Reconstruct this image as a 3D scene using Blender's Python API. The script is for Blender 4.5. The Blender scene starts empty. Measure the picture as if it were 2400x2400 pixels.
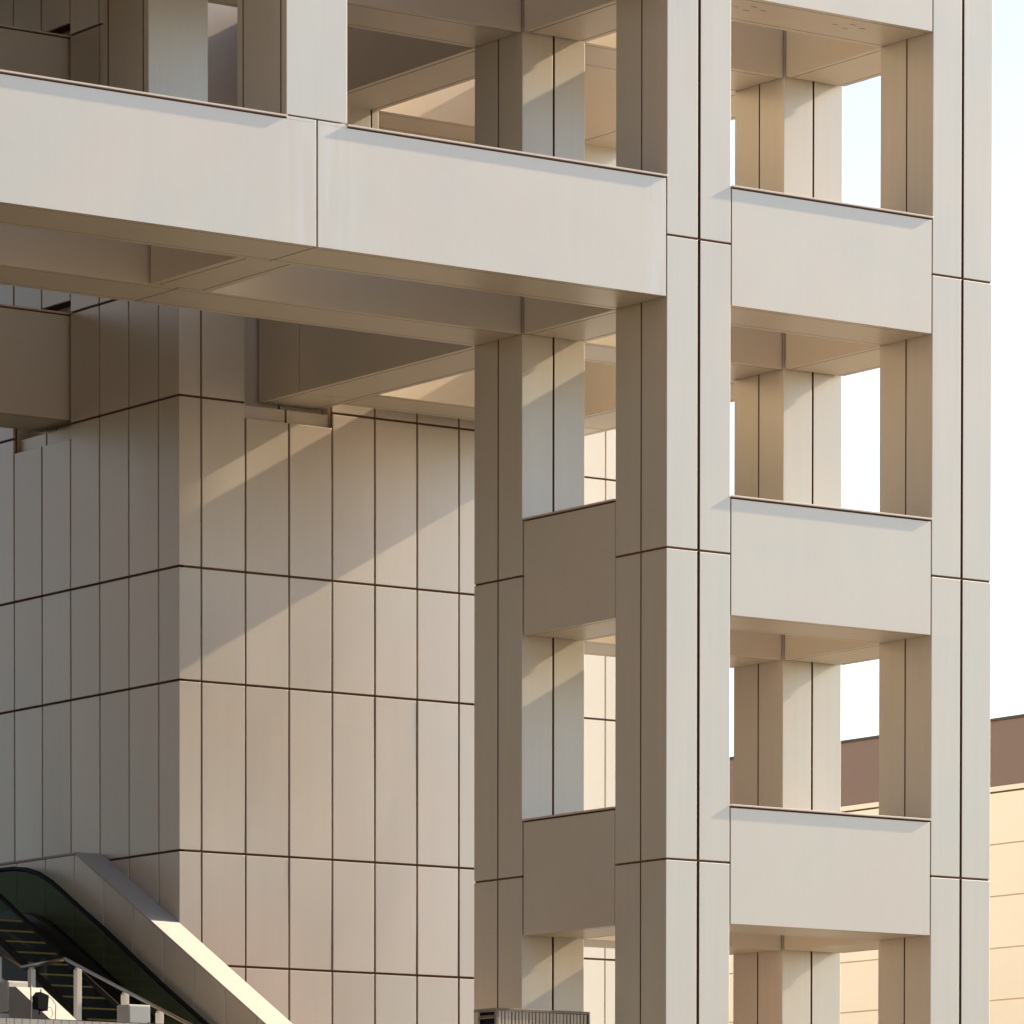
import bpy, bmesh, math, random
from mathutils import Vector, Matrix
random.seed(7)
C = bpy.context.scene
# ------------------------------------------------------------------ camera
cam_d = bpy.data.cameras.new('camera'); cam = bpy.data.objects.new('camera', cam_d)
C.collection.objects.link(cam); C.camera = cam
cam.location = (-51.7018946, -63.8496922, -7.67506931)
cam.rotation_euler = (1.54396335, 0.000754577, -0.593160107)
cam_d.sensor_width = 36.0; cam_d.sensor_fit = 'HORIZONTAL'
cam_d.lens = 12623.6213 / 2400 * 36
cam_d.shift_x = (1200 - 451.66) / 2400
cam_d.shift_y = (3539.578 - 1200) / 2400
cam_d.clip_start = 1.0; cam_d.clip_end = 5000
# ------------------------------------------------------------------ sky, sun, exposure
to_sun = Vector((1.0, -0.050, 0.557)).normalized()
SUN_EL = math.asin(to_sun.z); SUN_AZ = math.atan2(to_sun.x, to_sun.y)
world = bpy.data.worlds.new('World'); C.world = world; world.use_nodes = True
wn = world.node_tree
for n in list(wn.nodes): wn.nodes.remove(n)
wo = wn.nodes.new('ShaderNodeOutputWorld'); bg = wn.nodes.new('ShaderNodeBackground')
sky = wn.nodes.new('ShaderNodeTexSky'); sky.sky_type = 'NISHITA'; sky.sun_disc = False
sky.sun_elevation = SUN_EL; sky.sun_rotation = SUN_AZ
sky.air_density = 1.0; sky.dust_density = 1.0; sky.ozone_density = 1.7; sky.altitude = 0
bg.inputs['Strength'].default_value = 0.098
wn.links.new(sky.outputs[0], bg.inputs['Color']); wn.links.new(bg.outputs[0], wo.inputs['Surface'])
sun_d = bpy.data.lights.new('sun', 'SUN'); sun = bpy.data.objects.new('sun', sun_d); C.collection.objects.link(sun)
sun_d.energy = 5.0; sun_d.angle = math.radians(0.5); sun_d.color = (1.0, 0.80, 0.52)
sun.rotation_euler = (-to_sun).to_track_quat('-Z', 'Y').to_euler(); sun.location = (60, -10, 40)
C.view_settings.view_transform = 'Standard'; C.view_settings.look = 'None'
C.view_settings.exposure = 1.54; C.view_settings.gamma = 1.0; C.view_settings.use_curve_mapping = False
C.render.engine = 'CYCLES'
C.cycles.max_bounces = 10; C.cycles.diffuse_bounces = 7; C.cycles.glossy_bounces = 5; C.cycles.transparent_max_bounces = 12

# ------------------------------------------------------------------ materials
def mat(name, col, rough=0.5, metal=0.0, noise=0.0, nscale=(1, 1, 1), island=0.0, spec=0.5, bump=0.0, bscale=60, streak=0.0, stains=()):
    m = bpy.data.materials.new(name); m.use_nodes = True; nt = m.node_tree; b = nt.nodes['Principled BSDF']
    b.inputs['Roughness'].default_value = rough; b.inputs['Metallic'].default_value = metal
    b.inputs['Specular IOR Level'].default_value = spec
    b.inputs['Base Color'].default_value = (*col, 1)
    if noise or island or streak or bump:
        tc = nt.nodes.new('ShaderNodeNewGeometry')
        mp = nt.nodes.new('ShaderNodeMapping'); mp.inputs['Scale'].default_value = nscale
        nt.links.new(tc.outputs['Position'], mp.inputs['Vector'])
        nz = nt.nodes.new('ShaderNodeTexNoise'); nz.inputs['Scale'].default_value = 1.0; nz.inputs['Detail'].default_value = 5; nz.inputs['Roughness'].default_value = 0.55
        nt.links.new(mp.outputs[0], nz.inputs['Vector'])
        def math_(op, a, bb):
            n = nt.nodes.new('ShaderNodeMath'); n.operation = op
            for i, v in enumerate((a, bb)):
                if isinstance(v, (int, float)): n.inputs[i].default_value = v
                else: nt.links.new(v, n.inputs[i])
            return n.outputs[0]
        f = math_('MULTIPLY', math_('SUBTRACT', nz.outputs['Fac'], 0.5), 2 * noise)
        if streak:
            mp2 = nt.nodes.new('ShaderNodeMapping'); mp2.inputs['Scale'].default_value = (9, 9, 0.35)
            nt.links.new(tc.outputs['Position'], mp2.inputs['Vector'])
            n2 = nt.nodes.new('ShaderNodeTexNoise'); n2.inputs['Scale'].default_value = 1; n2.inputs['Detail'].default_value = 4
            nt.links.new(mp2.outputs[0], n2.inputs['Vector'])
            f = math_('ADD', f, math_('MULTIPLY', math_('SUBTRACT', n2.outputs['Fac'], 0.5), 2 * streak))
        if island:
            f = math_('ADD', f, math_('MULTIPLY', math_('SUBTRACT', tc.outputs['Random Per Island'], 0.5), 2 * island))
        f = math_('ADD', f, 1.0)
        tint = None
        if streak:
            n4 = nt.nodes.new('ShaderNodeTexNoise'); n4.inputs['Scale'].default_value = 0.55; n4.inputs['Detail'].default_value = 3
            nt.links.new(tc.outputs['Position'], n4.inputs['Vector'])
            mr = nt.nodes.new('ShaderNodeMapRange'); mr.inputs[1].default_value = 0.35; mr.inputs[2].default_value = 0.65
            nt.links.new(n4.outputs['Fac'], mr.inputs[0])
            tint = nt.nodes.new('ShaderNodeMix'); tint.data_type = 'RGBA'
            tint.inputs['A'].default_value = (col[0] * 1.02, col[1] * .99, col[2] * .985, 1); tint.inputs['B'].default_value = (col[0] * .98, col[1] * 1.0, col[2] * 1.005, 1)
            nt.links.new(mr.outputs[0], tint.inputs['Factor']); last = tint.outputs['Result']
            if stains:
                sx = nt.nodes.new('ShaderNodeSeparateXYZ'); nt.links.new(tc.outputs['Position'], sx.inputs[0])
                acc = 0.0
                for cx, hw in stains:
                    d = math_('ABSOLUTE', math_('SUBTRACT', sx.outputs['X'], cx), 0.0)
                    k = nt.nodes.new('ShaderNodeMapRange'); k.interpolation_type = 'SMOOTHSTEP'
                    k.inputs[1].default_value = hw; k.inputs[2].default_value = hw * 0.35; k.inputs[3].default_value = 0; k.inputs[4].default_value = 1
                    nt.links.new(d, k.inputs[0]); acc = math_('ADD', acc, k.outputs[0])
                mp5 = nt.nodes.new('ShaderNodeMapping'); mp5.inputs['Scale'].default_value = (5, 5, 0.5); nt.links.new(tc.outputs['Position'], mp5.inputs['Vector'])
                n5 = nt.nodes.new('ShaderNodeTexNoise'); n5.inputs['Scale'].default_value = 1; n5.inputs['Detail'].default_value = 5; nt.links.new(mp5.outputs[0], n5.inputs['Vector'])
                k5 = nt.nodes.new('ShaderNodeMapRange'); k5.inputs[1].default_value = 0.42; k5.inputs[2].default_value = 0.66; nt.links.new(n5.outputs['Fac'], k5.inputs[0])
                a5 = math_('MULTIPLY', math_('MULTIPLY', acc, k5.outputs[0]), math_('MULTIPLY', math_('LESS_THAN', sx.outputs['Y'], 0.04), 0.32))
                sm = nt.nodes.new('ShaderNodeMix'); sm.data_type = 'RGBA'; nt.links.new(a5, sm.inputs['Factor']); nt.links.new(last, sm.inputs['A'])
                sm.inputs['B'].default_value = (0.70, 0.71, 0.72, 1); last = sm.outputs['Result']
        vm = nt.nodes.new('ShaderNodeVectorMath'); vm.operation = 'SCALE'; vm.inputs[0].default_value = col
        if tint: nt.links.new(last, vm.inputs[0])
        nt.links.new(f, vm.inputs['Scale']); nt.links.new(vm.outputs[0], b.inputs['Base Color'])
        if noise:
            r = math_('ADD', math_('MULTIPLY', nz.outputs['Fac'], 0.16), rough - 0.08)
            nt.links.new(r, b.inputs['Roughness'])
        if bump:
            n3 = nt.nodes.new('ShaderNodeTexNoise'); n3.inputs['Scale'].default_value = bscale; n3.inputs['Detail'].default_value = 3
            nt.links.new(tc.outputs['Position'], n3.inputs['Vector'])
            bp = nt.nodes.new('ShaderNodeBump'); bp.inputs['Strength'].default_value = bump; bp.inputs['Distance'].default_value = 0.02
            nt.links.new(n3.outputs['Fac'], bp.inputs['Height']); nt.links.new(bp.outputs[0], b.inputs['Normal'])
    return m
CLAD = (0.60, 0.562, 0.502)
M = dict(
    clad=mat('aluminium_cladding', CLAD, 0.38, 0.25, 0.05, (0.8, 0.8, 0.5), 0.0, 0.5, 0.06, 1.1, 0.05),
    beam=mat('aluminium_beam_cladding', (0.615, 0.562, 0.495), 0.38, 0.25, 0.05, (0.6, 0.6, 0.6), 0.0, 0.5, 0.05, 1.0, 0.02, ((-6.48, 0.9), (-0.1, 0.45))),
    panel=mat('aluminium_wall_panel', (0.61, 0.562, 0.520), 0.36, 0.25, 0.06, (0.7, 0.7, 0.45), 0.045, 0.5, 0.06, 1.1, 0.03),
    seam=mat('brown_sealant', (0.13, 0.060, 0.036), 0.8),
    coping=mat('coping_metal', (0.62, 0.53, 0.46), 0.4, 0.1),
    white=mat('white_wall_panel', (0.74, 0.70, 0.63), 0.4, 0.0, 0.04, (0.5, 0.5, 0.5), 0.03),
    cream=mat('cream_siding', (0.60, 0.56, 0.50), 0.45, 0.0, 0.06, (0.12, 0.12, 0.5), 0.02),
    brown=mat('brown_roof_sheet', (0.13, 0.088, 0.080), 0.6, 0.0, 0.05, (0.3, 0.3, 0.3)),
    stone=mat('granite_coping', (0.46, 0.445, 0.455), 0.75, 0.0, 0.10, (14, 14, 14), 0.0, 0.3, 0.15, 120),
    pave=mat('plaza_paving', (0.14, 0.118, 0.078), 0.85, 0.0, 0.12, (0.4, 0.4, 0.4)),
    blocker=mat('dark_light_blocker', (0.105, 0.082, 0.054), 0.6),  # warm dark tone of the added blocks, for a brown bounce
    rubber=mat('black_rubber', (0.006, 0.006, 0.006), 0.6, spec=0.15),
    dark=mat('dark_steel', (0.02, 0.018, 0.016), 0.45, 0.3),
    step=mat('escalator_step_metal', (0.015, 0.014, 0.013), 0.5, 0.4),
    yellow=mat('yellow_step_edge', (0.50, 0.32, 0.05), 0.6),
    post=mat('white_painted_steel', (0.72, 0.70, 0.68), 0.45),
    rail=mat('brushed_bronze_rail', (0.34, 0.27, 0.21), 0.3, 0.8),
    box=mat('pale_grey_enclosure', (0.62, 0.61, 0.58), 0.5, 0, 0.04, (3, 3, 3)),
    tile=mat('cream_wall_tile', (0.66, 0.58, 0.46), 0.35, 0, 0.05, (4, 4, 4), 0.06),
    slat=mat('pale_louvre_slat', (0.62, 0.55, 0.46), 0.45, 0.1, 0.05, (6, 6, 1), 0.10),
    frame=mat('grey_louvre_frame', (0.26, 0.22, 0.19), 0.5, 0.2),
)
def glass_mat(name, tint):
    m = bpy.data.materials.new(name); m.use_nodes = True; nt = m.node_tree
    for n in list(nt.nodes): nt.nodes.remove(n)
    o = nt.nodes.new('ShaderNodeOutputMaterial'); mx = nt.nodes.new('ShaderNodeMixShader')
    tr = nt.nodes.new('ShaderNodeBsdfTransparent'); tr.inputs[0].default_value = (*tint, 1)
    gl = nt.nodes.new('ShaderNodeBsdfGlossy'); gl.inputs['Roughness'].default_value = 0.03
    lw = nt.nodes.new('ShaderNodeLayerWeight'); lw.inputs['Blend'].default_value = 0.5
    pw_ = nt.nodes.new('ShaderNodeMath'); pw_.operation = 'POWER'; pw_.inputs[1].default_value = 4.0; nt.links.new(lw.outputs['Facing'], pw_.inputs[0])
    fr = nt.nodes.new('ShaderNodeMath'); fr.operation = 'MULTIPLY_ADD'; fr.inputs[1].default_value = 0.8; fr.inputs[2].default_value = 0.03; nt.links.new(pw_.outputs[0], fr.inputs[0])
    nt.links.new(fr.outputs[0], mx.inputs[0]); nt.links.new(tr.outputs[0], mx.inputs[1]); nt.links.new(gl.outputs[0], mx.inputs[2])
    nt.links.new(mx.outputs[0], o.inputs['Surface']); return m
M['glass'] = glass_mat('smoked_green_glass', (0.62, 0.67, 0.60)); M['clear'] = glass_mat('clear_glass', (0.84, 0.88, 0.85))

# ------------------------------------------------------------------ helpers
def thing(name, label, cat, loc=(0, 0, 0), group=None):
    o = bpy.data.objects.new(name, None); C.collection.objects.link(o); o.location = loc
    o.empty_display_size = 0.3; o['label'] = label; o['category'] = cat
    if group: o['group'] = group
    return o
class MB:
    """collects solids in world coordinates; build() links them as one mesh"""
    def __init__(self): self.bm = bmesh.new(); self.mats = []
    def mi(self, m):
        if m not in self.mats: self.mats.append(m)
        return self.mats.index(m)
    def box(self, x0, x1, y0, y1, z0, z1, m):
        i = self.mi(m); v = [self.bm.verts.new((x, y, z)) for z in (z0, z1) for y in (y0, y1) for x in (x0, x1)]
        for f in ((0, 2, 3, 1), (4, 5, 7, 6), (0, 1, 5, 4), (2, 6, 7, 3), (0, 4, 6, 2), (1, 3, 7, 5)):
            self.bm.faces.new([v[k] for k in f]).material_index = i
    def pane(self, x0, x1, y0, y1, z0, z1, m, j=0.0022):
        n = len(self.bm.verts); self.box(x0, x1, y0, y1, z0, z1, m); self.bm.verts.ensure_lookup_table()
        thin_x = (x1 - x0) < (y1 - y0)
        for v in self.bm.verts[n:]:
            if thin_x and abs(v.co.x - x0) < 1e-6: v.co.x += random.uniform(-j, j)
            if not thin_x and abs(v.co.y - y0) < 1e-6: v.co.y += random.uniform(-j, j)
    def poly(self, axis, pts, a0, a1, m, dark=None, dm=None):
        """extrude a 2D outline along an axis; dark = indices of outline edges in the seam material"""
        def P(u, v, a): return {'z': (u, v, a), 'x': (a, u, v), 'y': (u, a, v)}[axis]
        i = self.mi(m); j = self.mi(dm) if dm else i
        A = [self.bm.verts.new(P(u, v, a0)) for u, v in pts]; B = [self.bm.verts.new(P(u, v, a1)) for u, v in pts]
        n = len(pts)
        for f in (A[::-1], B): self.bm.faces.new(f).material_index = i
        for k in range(n):
            f = self.bm.faces.new((A[k], A[(k + 1) % n], B[(k + 1) % n], B[k])); f.material_index = j if dark and k in dark else i
    def notched(self, axis, u0, u1, v0, v1, a0, a1, m, joints, g=0.030, d=0.04):
        """rectangular bar with grooves; joints = {side: [(position, width)...]}, side b(v0) r(u1) t(v1) l(u0)"""
        pts = []; dark = set()
        def add(p): pts.append(p)
        def side(key, fixed, lo, hi, horiz, sgn, inward):
            js = sorted(joints.get(key, []), key=lambda q: q[0] * sgn)
            for pos, w in js:
                a, b_ = pos - sgn * w / 2, pos + sgn * w / 2
                q = [(a, fixed), (a, fixed + inward * d), (b_, fixed + inward * d), (b_, fixed)]
                for k, (s, t) in enumerate(q):
                    if k < 3: dark.add(len(pts))
                    add((s, t) if horiz else (t, s))
        add((u0, v0)); side('b', v0, u0, u1, True, 1, 1)
        add((u1, v0)); side('r', u1, v0, v1, False, 1, -1)
        add((u1, v1)); side('t', v1, u0, u1, True, -1, -1)
        add((u0, v1)); side('l', u0, v0, v1, False, -1, 1)
        self.poly(axis, pts, a0, a1, m, dark, M['seam'])
    def tube(self, pts, r, m, seg=10, flat=1.0):
        i = self.mi(m); rings = []
        pts = [Vector(p) for p in pts]
        for k, p in enumerate(pts):
            t = (pts[min(k + 1, len(pts) - 1)] - pts[max(k - 1, 0)]).normalized()
            up = Vector((0, 0, 1)) if abs(t.z) < 0.95 else Vector((1, 0, 0))
            s = t.cross(up).normalized(); u = s.cross(t)
            rings.append([self.bm.verts.new(p + s * r * math.cos(a) + u * r * flat * math.sin(a)) for a in (2 * math.pi * q / seg for q in range(seg))])
        for a, b in zip(rings, rings[1:]):
            for q in range(seg):
                f = self.bm.faces.new((a[q], a[(q + 1) % seg], b[(q + 1) % seg], b[q])); f.material_index = i; f.smooth = True
        self.bm.faces.new(rings[0][::-1]).material_index = i; self.bm.faces.new(rings[-1]).material_index = i
    def sheet_yz(self, x0, x1, pts, m):
        """outline in the YZ plane given a thickness from x0 to x1"""
        self.poly('x', pts, x0, x1, m)
    def build(self, name, parent=None, bevel=0.0):
        bmesh.ops.recalc_face_normals(self.bm, faces=self.bm.faces[:])
        if parent is not None:
            inv = -parent.matrix_world.translation if False else -Vector(ORIG(parent))
            bmesh.ops.translate(self.bm, verts=self.bm.verts[:], vec=inv)
        me = bpy.data.meshes.new(name); self.bm.to_mesh(me); self.bm.free()
        for m in self.mats: me.materials.append(m)
        o = bpy.data.objects.new(name, me); C.collection.objects.link(o)
        if parent is not None: o.parent = parent
        if bevel:
            b = o.modifiers.new('bevel', 'BEVEL'); b.width = bevel; b.segments = 2; b.limit_method = 'ANGLE'; b.angle_limit = math.radians(50)
        return o
def ORIG(o):
    p = Vector((0, 0, 0))
    while o is not None: p += o.location; o = o.parent
    return p

# ------------------------------------------------------------------ ground
g = MB(); g.box(-1500, 1500, -1500, 1500, -9.8, -9.3, M['pave']); go = g.build('ground'); go['kind'] = 'structure'

# ------------------------------------------------------------------ measures of the frame
S = 4.7
W = 1.2415; V = 1.2420; XC = 5.331; YA = 3.591; XF = -7.013; WU = 1.0717; VU = 1.2574
ZB = -0.928; ZT = 0.84; CAPB = 0.868; CAPT = 0.895
YR, VR = 9.13, 1.07            # third row
XW, YW = -1.772, 10.594        # corner of the panelled block
SEG = 0.032
frame = thing('lattice_frame_building', 'pale open frame of tall square columns and deep box beams', 'building', (0, 0, -9.3))

def column(x0, y0, w, v, zlo, zhi, cuts, joints):
    mb = MB(); i = 0.05
    zs = [zlo] + [c for c in cuts if zlo < c < zhi] + [zhi]
    for a, b in zip(zs, zs[1:]):
        a2 = a + (SEG / 2 if a != zlo else 0); b2 = b - (SEG / 2 if b != zhi else 0)
        mb.notched('z', x0, x0 + w, y0, y0 + v, a2, b2, M['clad'], joints)
    mb.box(x0 + i, x0 + w - i, y0 + i, y0 + v - i, zlo + 0.01, zhi - 0.01, M['seam'])
    for c in zs[1:-1]: mb.box(x0 + .014, x0 + w - .014, y0 + .014, y0 + v - .014, c - SEG / 2 + .001, c + SEG / 2 - .001, M['seam'])
    return mb.build('column', frame, 0.007)
levels = [k * S for k in range(-1, 6)]
def cj(x0, y0, w=W, v=V, wf=0.03):
    cx, cy = x0 + w / 2, y0 + v / 2
    return {'b': [(cx, wf)], 't': [(cx, wf)], 'l': [(cy, 0.026)], 'r': [(cy, 0.03)]}
TOPZ = 5 * S + 0.8
column(0, 0, W, V, -9.3, TOPZ, levels, cj(0, 0, wf=0.052))
column(XC, 0, W, V, -9.3, TOPZ, levels, cj(XC, 0, wf=0.048))
column(0, YA, W, V, -9.3, TOPZ, levels, cj(0, YA, wf=0.036))
column(XC, YA, W, V, -9.3, TOPZ, levels, cj(XC, YA, wf=0.036))
BASE = 2 * S + CAPT + 0.012
def uj(y0): return {'l': [(y0 + 0.15, 0.028), (y0 + VU - 0.15, 0.028)], 'r': [(y0 + 0.15, 0.028), (y0 + VU - 0.15, 0.028)]}
for xf in (XF, XF - 7.1):
    for y0 in (0, YA):
        column(xf, y0 + 0.002, WU, VU - 0.004, BASE, TOPZ, [], uj(y0))
for x0 in (0, XC):
    column(x0, YR, W, VR, BASE, 3 * S + CAPT - 0.05, [], {'b': [(x0 + 0.15, 0.028), (x0 + W - 0.15, 0.028)], 't': [(x0 + 0.15, 0.028), (x0 + W - 0.15, 0.028)]})

def beam_x(x0, x1, y0, L, splits=(), v=V, caps=None, inset=0.12, tall=()):
    """box beam running along X at level L; splits = transverse joints; tall = stretches that carry a column"""
    z0, z1 = L * S + ZB, L * S + ZT; mb = MB()
    cuts = [x0 + 0.024] + sorted(splits) + [x1 - 0.024]
    for a, b in zip(cuts, cuts[1:]):
        a2 = a + (0.016 if a != cuts[0] else 0); b2 = b - (0.016 if b != cuts[-1] else 0)
        j = {'b': [(y0 + inset, 0.014), (y0 + v - inset, 0.014)]}
        mb.notched('x', y0, y0 + v, z0, z1, a2, b2, M['beam'], j, d=0.02)
    mb.box(x0 - 0.03, x1 + 0.03, y0 + 0.05, y0 + v - 0.05, z0 + 0.05, L * S + CAPB + 0.005, M['seam'])
    for a, b in tall:
        mid = (a + b) / 2
        mb.box(a, mid - 0.016, y0, y0 + v, z1, L * S + CAPT - 0.01, M['beam']); mb.box(mid + 0.016, b, y0, y0 + v, z1, L * S + CAPT - 0.01, M['beam'])
    o = mb.build('beam', frame, 0.004)
    for a, b in (caps if caps is not None else [(x0 + 0.02, x1 - 0.01)]):
        c = MB(); c.box(a, b, y0 - 0.02, y0 + v + 0.02, L * S + CAPB, L * S + CAPT, M['coping'])
        cc = c.build('coping', o, 0.004)
    return o
def beam_y(y0, y1, x0, L, splits=(), w=W, inset=0.12, cap=True):
    z0, z1 = L * S + ZB, L * S + ZT; mb = MB()
    cuts = [y0 + 0.02] + sorted(splits) + [y1 - (0.05 if y1 == YA or y1 > 10.5 else 0.02)]
    for a, b in zip(cuts, cuts[1:]):
        a2 = a + (0.014 if a != cuts[0] else 0); b2 = b - (0.014 if b != cuts[-1] else 0)
        mb.notched('y', x0, x0 + w, z0, z1, a2, b2, M['beam'], {'b': [(x0 + inset, 0.016), (x0 + w - inset, 0.016)]}, d=0.02)
    mb.box(x0 + 0.05, x0 + w - 0.05, y0 - 0.03, y1 + 0.03, z0 + 0.05, L * S + CAPB + 0.005, M['seam'])
    o = mb.build('beam', frame, 0.004)
    if cap:
        c = MB(); c.box(x0 - 0.02, x0 + w + 0.02, y0 + 0.02, y1 - 0.02, L * S + CAPB, L * S + CAPT, M['coping']); c.build('coping', o, 0.004)
    return o
# tower beams, all storeys
front_beams = {}
for L in range(-1, 6):
    front_beams[L] = beam_x(W, XC, 0, L)
    beam_x(W, XC, YA, L)
    beam_y(V, YA, 0, L)
    beam_y(V, YA, XC, L)
# long beams to the left
XL = -19.0; XG = XF + WU / 2
for L in (2, 3, 4):
    tall = [(XF - 7.1, XF - 7.1 + WU), (XF, XF + WU)]
    caps = [(XL, XF - 7.1), (XF - 7.1 + WU, XF), (XF + WU, -0.01)]
    for y0 in (0, YA):
        beam_x(XL, 0, y0, L, splits=(XG - 7.1, XG), caps=[(a + (0.0), b) for a, b in caps], tall=tall)
    for xf in (XF, XF - 7.1):
        beam_y(V, YA, xf, L, w=WU, inset=0.15)
# beams running back to the panelled block, and the third row
for L in (2, 3):
    beam_y(YA + V, YW + 0.29, 0, L, splits=(YR + VR / 2,))
    beam_y(YA + V, YW + 0.29, XC, L, splits=(YR + VR / 2,))
    beam_x(W, XC, YR, L, v=VR)
    beam_x(XL, XW + 0.29, 14.0, L)
# unseen slab added over the left bays to cut overhead sky light
mb = MB(); mb.box(XL, XW - 0.06, YA + V + 0.06, 30, 4 * S + ZB + 0.02, 4 * S + ZB + 0.4, M['beam']); mb.build('sky_block_slab', frame)
# drainage slots under the front beam at the top
for cx in (2.02, 4.02):
    for dx, dy in ((-0.26, 0.50), (-0.02, 0.36), (0.02, 0.60), (0.26, 0.46)):
        f = MB(); f.box(cx + dx - 0.055, cx + dx + 0.055, dy, dy + 0.028, 3 * S + ZB - 0.004, 3 * S + ZB + 0.01, M['rail'])
        f.build('drain_slot', front_beams[3])

# ------------------------------------------------------------------ panelled block
block = thing('panelled_stair_block', 'windowless block clad in tall narrow beige panels with diagonal sunlight, behind the frame', 'building', (XW, YW, -9.3))
fx = [-1.33, -0.44, 0.45, 1.34, 2.23, 3.12, 4.01, 4.90, 5.30]
ly = [11.22, 12.12, 13.02, 13.93, 14.84, 15.74, 16.65, 17.55, 18.46, 19.36, 20.26, 21.17, 22.07]
zj = [-9.3]
for k in range(-2, 5):
    zj += [8.397 + (k - 2) * S, 8.397 + (k - 2) * S + 1.88]
zj = sorted(z for z in zj if z >= -9.3) 
zj = [z for z in zj if z < 24]
NF = (-0.44, 1.34); NL = (13.93, 15.74)       # recess columns under and over the incoming beams
notch_z = [(2 * S - 1.26, 2 * S + 1.10), (3 * S - 1.26, 3 * S + 1.10)]
gp = 0.020; T = 0.05; RD = 0.30
def zclip(a, b, use):
    """panel height ranges left after cutting the recesses"""
    out = [(a, b)]
    if use:
        for n0, n1 in notch_z:
            nx = []
            for p, q in out:
                if q <= n0 or p >= n1: nx.append((p, q)); continue
                if p < n0: nx.append((p, n0))
                if q > n1: nx.append((n1, q))
            out = nx
    return out
wf_, wl_ = MB(), MB()
# backing sheets (dark behind the open joints)
def backing(mb, rng, use, place):
    for a, b in zclip(-9.3, zj[-1], use): place(mb, rng[0], rng[1], a, b)
pf = lambda mb, a, b, z0, z1: mb.box(a, b, YW + T - 0.01, YW + T + 0.02, z0, z1, M['seam'])
pl = lambda mb, a, b, z0, z1: mb.box(XW + T - 0.01, XW + T + 0.02, a, b, z0, z1, M['seam'])
backing(wf_, (XW + 0.1, NF[0]), False, pf); backing(wf_, NF, True, pf); backing(wf_, (NF[1], 5.30), False, pf)
backing(wl_, (YW + 0.1, NL[0]), False, pl); backing(wl_, NL, True, pl); backing(wl_, (NL[1], 22.07), False, pl)
for z0, z1 in zip(zj, zj[1:]):
    a, b = z0 + gp, z1 - gp
    # corner panel wraps round both faces
    wf_.poly('z', [(XW, YW), (-1.33 - gp, YW), (-1.33 - gp, YW + T), (XW + T, YW + T), (XW + T, 11.22 - gp), (XW, 11.22 - gp)], a, b, M['panel'])
    for x0, x1 in zip(fx, fx[1:]):
        use = NF[0] - .01 < x0 and x1 < NF[1] + .01
        for p, q in zclip(a, b, use): wf_.pane(x0 + gp, x1 - gp, YW, YW + T, p, q, M['panel'])
    for y0, y1 in zip(ly, ly[1:]):
        use = NL[0] - .01 < y0 and y1 < NL[1] + .01
        for p, q in zclip(a, b, use): wl_.pane(XW, XW + T, y0 + gp, y1 - gp, p, q, M['panel'])
# recesses: back panels and returns
for n0, n1 in notch_z:
    L = round((n0 + 1.26) / S); zb, zt = L * S - 1.003, L * S + 0.877
    for p, q, RD in ((n0, zb - gp, 0.10), (zb + gp, zt - gp, 0.30), (zt + gp, n1, 0.30)):
        for u0, u1 in ((NF[0], 0.45), (0.45, NF[1])): wf_.box(u0 + gp, u1 - gp, YW + RD, YW + RD + 0.04, p, q, M['panel'])
        for u0, u1 in ((NL[0], 14.84), (14.84, NL[1])): wl_.box(XW + RD, XW + RD + 0.04, u0 + gp, u1 - gp, p, q, M['panel'])
    RD = 0.30
    wf_.box(NF[0], NF[1], YW + 0.145, YW + 0.16, n0, zb - gp - .002, M['seam']); wl_.box(XW + 0.145, XW + 0.16, NL[0], NL[1], n0, zb - gp - .002, M['seam'])
    pass
    wf_.box(NF[0], NF[1], YW + RD + 0.045, YW + RD + 0.07, n0, n1, M['seam']); wl_.box(XW + RD + 0.045, XW + RD + 0.07, NL[0], NL[1], n0, n1, M['seam'])
    for u0, u1 in ((NF[0] - 0.04, NF[0]), (NF[1], NF[1] + 0.04)): wf_.box(u0, u1, YW + T + 0.021, YW + RD + 0.07, n0, n1, M['panel'])
    for u0, u1, mm in ((NL[0] - 0.04, NL[0], M['seam']), (NL[1], NL[1] + 0.04, M['panel'])): wl_.box(XW + T + 0.021, XW + RD + 0.07, u0, u1, n0, n1, mm)  # near side return coloured dark to stand in for the shaded gap
    for z0, z1, mm in ((n0 - 0.04, n0, M['panel']), (n1, n1 + 0.04, M['seam'])):  # recess top coloured dark in place of the overhang's shade
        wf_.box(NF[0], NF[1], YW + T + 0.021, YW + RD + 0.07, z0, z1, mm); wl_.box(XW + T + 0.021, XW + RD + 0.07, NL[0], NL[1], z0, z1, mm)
wf_.build('front_wall', block, 0.005); wl_.build('side_wall', block, 0.005)
cb = MB()
cb.box(5.305, 5.345, YW, 22.07, -9.3, zj[-1], M['clad']); cb.box(XW + 0.4, 5.30, 22.08, 22.12, -9.3, zj[-1], M['clad']); cb.box(XW + 0.1, 5.30, YW + 0.1, 22.07, zj[-1] - 0.05, zj[-1], M['clad'])
cb.build('rear_wall', block)

# ------------------------------------------------------------------ unseen blocks added at left to shade and bounce light
def light_block(name, label, x0, x1, y0, y1, zt):
    t = thing(name, label, 'building', ((x0 + x1) / 2, (y0 + y1) / 2, -9.3))
    mb = MB(); mb.box(x0, x1, y0, y1, -9.3, zt, M['blocker']); mb.build('blocker_body', t)
    mb = MB(); z = -9.3
    while z < zt:
        mb.box(x1 + .01, x1 + .12, y0, y1, z, z + .5, M['dark']); mb.box(x0, x1, y0 - .12, y0 - .01, z, z + .5, M['dark']); z += 4.4
    mb.build('blocker_band', t)
light_block('light_block_wing', 'dark unseen block added beyond the left edge to shade the left faces and bounce warm light', -40, -19.2, -6, 44, 46)
light_block('light_block_tower', 'dark unseen block added left of the viewpoint to hold back sky light', -112, -78, -95, 30, 75)

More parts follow.
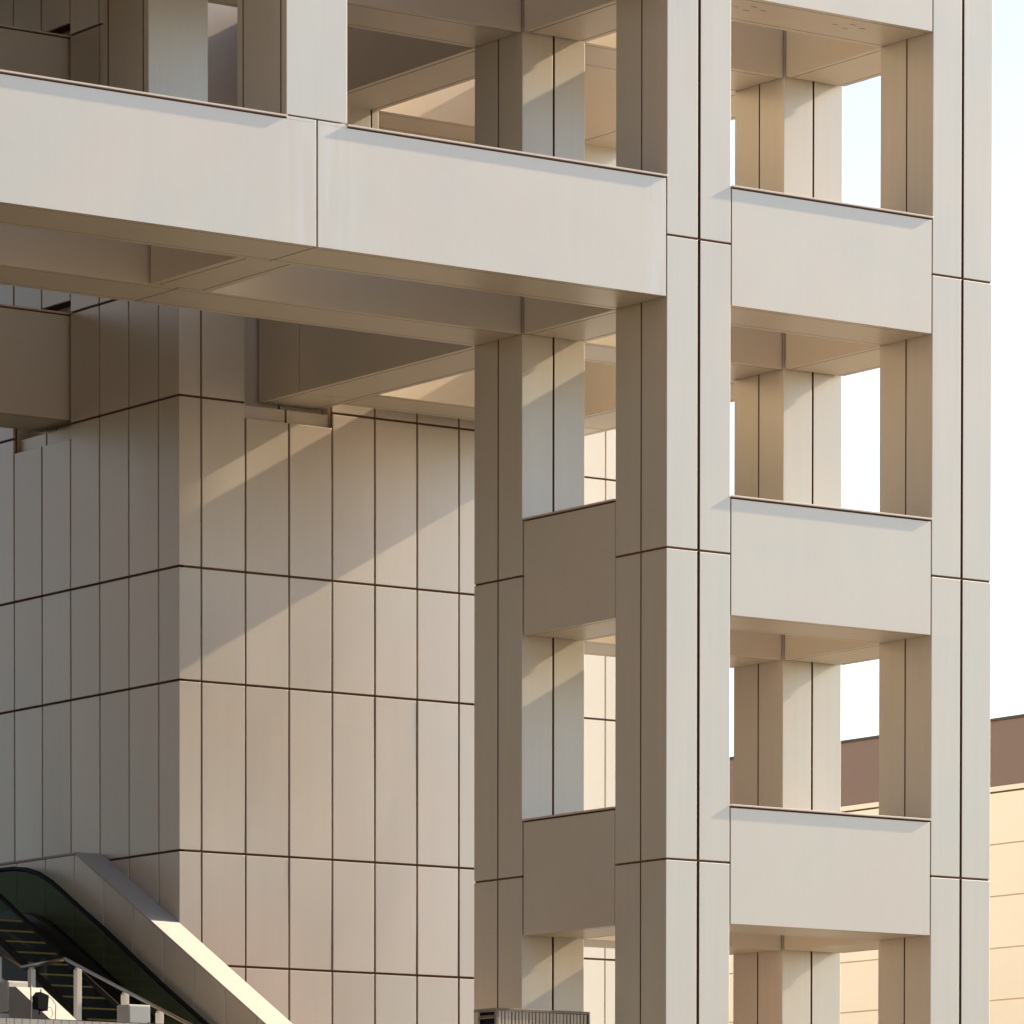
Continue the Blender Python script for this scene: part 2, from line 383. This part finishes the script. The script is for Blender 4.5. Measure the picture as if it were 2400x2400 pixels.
# ------------------------------------------------------------------ white panelled building behind the tower
wb = thing('white_panelled_building', 'white panelled building seen through the gap between the two left tower columns', 'building', (12, 17, -9.3))
mb = MB(); mb.box(9.3, 15.14, 17.05, 78, -9.3, 20.9, M['seam'])  # unseen rear length added to bounce sunlight onto the cream building
vz = [9.15 + 4.55 * k for k in range(-4, 3)]
zz = sorted([-9.3] + vz + [20.9])
for z0, z1 in zip(zz, zz[1:]):
    for x0, x1 in ((9.3, 10.8), (10.8, 12.28), (12.28, 13.78), (13.78, 15.2)):
        mb.box(x0 + .02, x1 - .02, 17.0, 17.06, z0 + .02, z1 - .02, M['white'])
    for q in range(40): mb.box(15.145, 15.2, 17.06 + q * 1.52, 17.06 + q * 1.52 + 1.48, z0 + .02, z1 - .02, M['white'])  # unseen sunlit flank, added for that bounce
mb.build('wall', wb)

# ------------------------------------------------------------------ far building at the right
fb = thing('cream_sided_building', 'cream building with long horizontal siding under a deep brown roof band, at far right', 'building', (40, 36, -9.3))
mb = MB(); mb.box(40.06, 60, 12, 95, -9.3, 6.5, M['rail'])
zs = [6.56 - 1.29 * k for k in range(0, 13)]
for z1, z0 in zip(zs, zs[1:]):
    if z0 > -9.3: mb.box(40.0, 40.08, 12, 95, z0 + 0.018, z1 - 0.018, M['cream'])
mb.build('siding_wall', fb)
mb = MB(); mb.box(39.93, 40.3, 12, 95, 6.58, 6.70, M['cream']); mb.build('trim', fb)
mb = MB(); mb.box(40.12, 60, 12, 95, 6.70, 8.36, M['brown']); mb.box(40.05, 60, 12, 95, 8.36, 8.42, M['dark']); mb.build('roof', fb)

# ------------------------------------------------------------------ parapet wall beside the escalator
SL = 0.564
par = thing('escalator_parapet', 'sloping beige panelled parapet with a thick pale stone coping, against the panelled block', 'wall', (-2.05, 8, -9.3))
def zc(y): return 1.0 - SL * (12.94 - y) if y < 12.94 else 1.0
mb = MB(); js = [17.5, 16.6, 15.7, 14.81, 13.90, 12.99, 12.08, 11.18, 10.28, 9.37, 8.47, 7.57, 6.66, 5.76, 4.86, 3.95, 3.05]
for y1, y0 in zip(js, js[1:]):
    a, b = y0 + 0.012, y1 - 0.012
    pts = [(a, -9.3), (b, -9.3), (b, zc(b) - 0.045)]
    if a < 12.94 < b: pts.append((12.94, zc(12.94) - 0.045))
    pts.append((a, zc(a) - 0.045))
    mb.poly('x', pts, -2.31, -2.26, M['panel'])
mb.poly('x', [(3.05, -9.3), (17.5, -9.3), (17.5, .93), (12.94, .93), (3.05, zc(3.05) - .07)], -2.255, -1.79, M['seam'])
mb.build('panel_wall', par, 0.004)
mb = MB(); mb.poly('x', [(3.05, zc(3.05) - .04), (12.94, .96), (17.5, .96), (17.5, 1.0), (12.94, 1.0), (3.05, zc(3.05))], -2.325, -1.777, M['stone'])
mb.build('coping', par, 0.004)

# ------------------------------------------------------------------ escalator
esc = thing('escalator', 'black escalator with smoked glass sides and yellow edged steps, rising at lower left', 'escalator', (-3.2, 10, -9.3))
far_rail = [(17.0, .86), (15.6, .86), (15.05, .85), (14.6, .84), (14.2, .79), (13.8, .69), (13.4, .52), (13.0, .30), (12.69, .12), (11.8, -.37), (10.01, -1.42), (8.75, -2.12), (5.0, -4.25)]
def stairz(y): return -0.37 - 0.577 * (11.8 - y)
def offset(path, dz): return [(y, z + dz) for y, z in path]
mb = MB(); mb.tube([(-2.50, y, z) for y, z in far_rail], 0.042, M['rubber'], 10); mb.build('handrail', esc)
near = [(17.0, 0.86)] + [(y + 0.0, z) for y, z in far_rail[1:]]
near = [(y - 0.0, z) for y, z in near]
mb = MB(); mb.tube([(-3.75, y, z) for y, z in [(17, .86), (15.2, .86), (14.4, .78), (13.8, .58), (13.05, .20), (12.05, -.38), (11.02, -.97), (9.53, -1.80), (5.0, -4.4)]], 0.045, M['rubber'], 10); mb.build('handrail', esc)
def band(path, d0, d1): return [(y, z + d0) for y, z in path] + [(y, z + d1) for y, z in reversed(path)]
mb = MB(); mb.poly('x', band(far_rail, -0.72, -0.04), -2.505, -2.493, M['glass']); mb.build('glass_balustrade', esc)
nr = [(17, .86), (15.2, .86), (14.4, .78), (13.8, .58), (13.05, .20), (12.05, -.38), (11.02, -.97), (9.53, -1.80), (5.0, -4.4)]
mb = MB(); mb.poly('x', band(nr, -0.72, -0.04), -3.757, -3.745, M['clear']); mb.build('glass_balustrade', esc)
mb = MB(); mb.poly('x', band(far_rail, -1.45, -0.725), -2.62, -2.40, M['dark']); mb.build('skirt', esc)
mb = MB(); mb.poly('x', band(nr, -1.25, -0.735), -3.86, -3.66, M['dark']); mb.build('skirt', esc)
stair = MB(); edge = MB()
y = 14.0; z = -0.30
for k in range(24):
    yk = 14.0 - k * 0.36; zk = -0.10 - k * 0.207
    s = MB(); s.box(-3.62, -2.66, yk, yk + 0.40, zk - 0.24, zk, M['step'])
    so = s.build('step', esc)
    e = MB(); e.box(-3.62, -2.66, yk - 0.004, yk + 0.03, zk - 0.024, zk + 0.003, M['yellow']); e.build('step_edge', so)

# ------------------------------------------------------------------ stair railing in front of the escalator
rl = thing('stair_railing', 'bronze handrail on square white posts, stepping down in front of the escalator', 'railing', (-4.2, 9, -9.3))
path = [(13.6, -0.34), (11.66, -1.10), (10.32, -1.05), (7.23, -2.12), (4.0, -3.24)]
mb = MB(); mb.tube([(-4.2, y, z) for y, z in path[:2]], 0.028, M['rail'], 10); mb.build('handrail', rl)
mb = MB(); mb.tube([(-4.2, y, z) for y, z in path[1:3]], 0.034, M['rail'], 10); mb.tube([(-4.2, y, z) for y, z in path[2:]], 0.028, M['rail'], 10); mb.build('handrail', rl)
def rz(y):
    for (ya, za), (yb, zb_) in zip(path, path[1:]):
        if yb <= y <= ya: return zb_ + (za - zb_) * (y - yb) / (ya - yb)
for yy in (12.4, 11.35, 9.95, 8.55, 7.55, 6.2, 4.9):
    zt = rz(yy) - 0.06
    mb = MB(); mb.box(-4.245, -4.155, yy - 0.055, yy + 0.055, zt - 1.5, zt, M['post'])
    po = mb.build('post', rl, 0.006)
    mb = MB(); mb.tube([(-4.2, yy, zt - 0.01), (-4.2, yy, zt + 0.05)], 0.016, M['post'], 8); mb.box(-4.235, -4.165, yy - 0.03, yy + 0.03, zt + 0.012, zt + 0.03, M['post']); mb.build('bracket', po)

# pale lower coping left of the escalator
lp = thing('lower_parapet', 'low sunlit cream sloping parapet below the glass escalator side', 'wall', (-5.4, 9, -9.3))
mb = MB(); y0_, y1_ = 4.0, 10.05
mb.poly('x', [(y0_, -9.3), (9.57, -9.3), (9.57, -1.6), (9.37, -1.61), (y0_, -1.61 - .56 * (9.37 - y0_))], -5.75, -5.25, M['stone']); mb.build('wall', lp)
# enclosures
def enclosure(x, y, zt, w, h, label):
    t = thing('electrical_enclosure', label, 'electrical box', (x, y, zt - h), group='electrical boxes beside the railing')
    mb = MB(); mb.box(x - 0.16, x + w, y, y + 0.34, zt - h, zt, M['box']); mb.build('cabinet', t, 0.008)
    mb = MB(); mb.box(x - 0.15, x + w - 0.01, y - 0.018, y - 0.001, zt - h + 0.02, zt - 0.02, M['box'])
    d = mb.build('door', t, 0.004); mb = MB(); mb.box(x + w - 0.05, x + w - 0.03, y - 0.035, y - 0.018, zt - h * .55, zt - h * .45, M['dark']); mb.build('latch', d)
    mb = MB(); mb.box(x, x + 0.08, y + 0.12, y + 0.2, -9.3, zt - h, M['frame']); mb.build('stand', t)
enclosure(-5.60, 9.60, -1.50, 0.22, 0.50, 'pale grey electrical box left of the first white railing post')
enclosure(-5.15, 6.75, -2.02, 0.24, 0.60, 'pale grey electrical box between the white railing posts, right of the floodlight')
# tiled wall at the very bottom left
tw = thing('tiled_wall', 'low wall of small square cream tiles along the bottom left edge', 'wall', (-8, 4.5, -9.3))
mb = MB(); mb.box(-12, -5.6, 4.56, 4.9, -9.3, -2.47, M['seam'])
for i in range(46):
    for k in range(6):
        x0 = -12 + i * 0.139
        mb.box(x0, x0 + 0.127, 4.54, 4.57, -2.47 - (k + 1) * 0.139, -2.47 - k * 0.139 - 0.012, M['tile'])
mb.build('tiles', tw)
# floodlight
fl = thing('floodlight', 'small black floodlight with a loose cable on a thin pole, at bottom left', 'floodlight', (-6.4, 6.2, -2.6))
fxp, fyp, fzp = -7.28, 6.3, -2.06
mb = MB(); mb.tube([(fxp - .12, fyp, -9.3), (fxp - .12, fyp, fzp + .22)], 0.014, M['frame'], 8); mb.build('pole', fl)
mb = MB(); mb.poly('y', [(fxp - .05, fzp - .13), (fxp + .13, fzp - .16), (fxp + .15, fzp + .08), (fxp + .0, fzp + .13), (fxp - .06, fzp + .06)], fyp - .09, fyp + .07, M['rubber'])
mb.tube([(fxp + .05, fyp, fzp + .08), (fxp + .06, fyp, fzp + .18)], .01, M['rubber'], 6); mb.tube([(fxp + .05, fyp, fzp - .1), (fxp + .02, fyp, fzp - .22)], .012, M['rubber'], 6)
mb.build('lamp_housing', fl, 0.012)
mb = MB(); mb.tube([(fxp + .12, fyp, fzp + .06), (fxp + .24, fyp, fzp + .05), (fxp + .33, fyp, fzp - .05), (fxp + .32, fyp, fzp - .3)], .006, M['dark'], 6)
mb.tube([(fxp + .13, fyp, fzp - .09), (fxp + .24, fyp, fzp - .10), (fxp + .28, fyp, fzp - .2), (fxp + .2, fyp, fzp - .3)], .005, M['dark'], 6); mb.build('cable', fl)

# ------------------------------------------------------------------ louvred unit at the foot of the tower
vu = thing('louvred_vent_unit', 'grey ventilation unit with vertical pale slats, at the foot of the tower', 'vent unit', (0, 2.8, -9.3))
x0, x1, y0, y1, zt = -1.25, 0.585, 2.6, 3.18, -2.155
mb = MB(); zb_ = zt - 1.6
fw = 0.05
mb.box(x0, x1, y0, y0 + .05, zt - 0.045, zt, M['frame']); mb.box(x0, x0 + fw, y0, y0 + .05, zb_, zt - .045, M['frame']); mb.box(x1 - 0.03, x1, y0, y0 + .05, zb_, zt - .045, M['frame'])
mb.box(x0, x0 + .05, y0 + .05, y1, zt - 0.045, zt, M['frame']); mb.box(x0, x0 + .05, y1 - .1, y1, zb_, zt - .045, M['slat'])
mb.box(x0 + .05, x1, y1 - .05, y1, zb_, zt - 0.002, M['frame']); mb.box(x1 - .04, x1, y0 + .05, y1 - .05, zb_, zt - .003, M['frame'])
mb.box(x0 + .06, x1 - .05, y0 + .10, y1 - .06, zb_, zt - .05, M['rubber'])
mb.box(x0 + .1, x1 - .1, y0 + .1, y1 - .1, -9.3, zb_, M['frame'])
mb.build('casing', vu, 0.004)
n = 26; pw = (x1 - x0 - 0.09) / n
for k in range(n):
    xa = x0 + 0.055 + k * pw + random.uniform(-.004, .004)
    mb = MB(); mb.box(xa, xa + pw * random.uniform(.55, .72), y0 + .012, y0 + .06, zb_, zt - .05, M['slat']); mb.build('slat', vu)
for k in range(11):
    za = zt - 0.10 - k * .14
    mb = MB(); mb.poly('y', [(x0 + .005, za - .045), (x0 + .045, za), (x0 + .045, za - .012), (x0 + .005, za - .06)], y0 + .06, y1 - .11, M['frame']); mb.build('blade', vu)
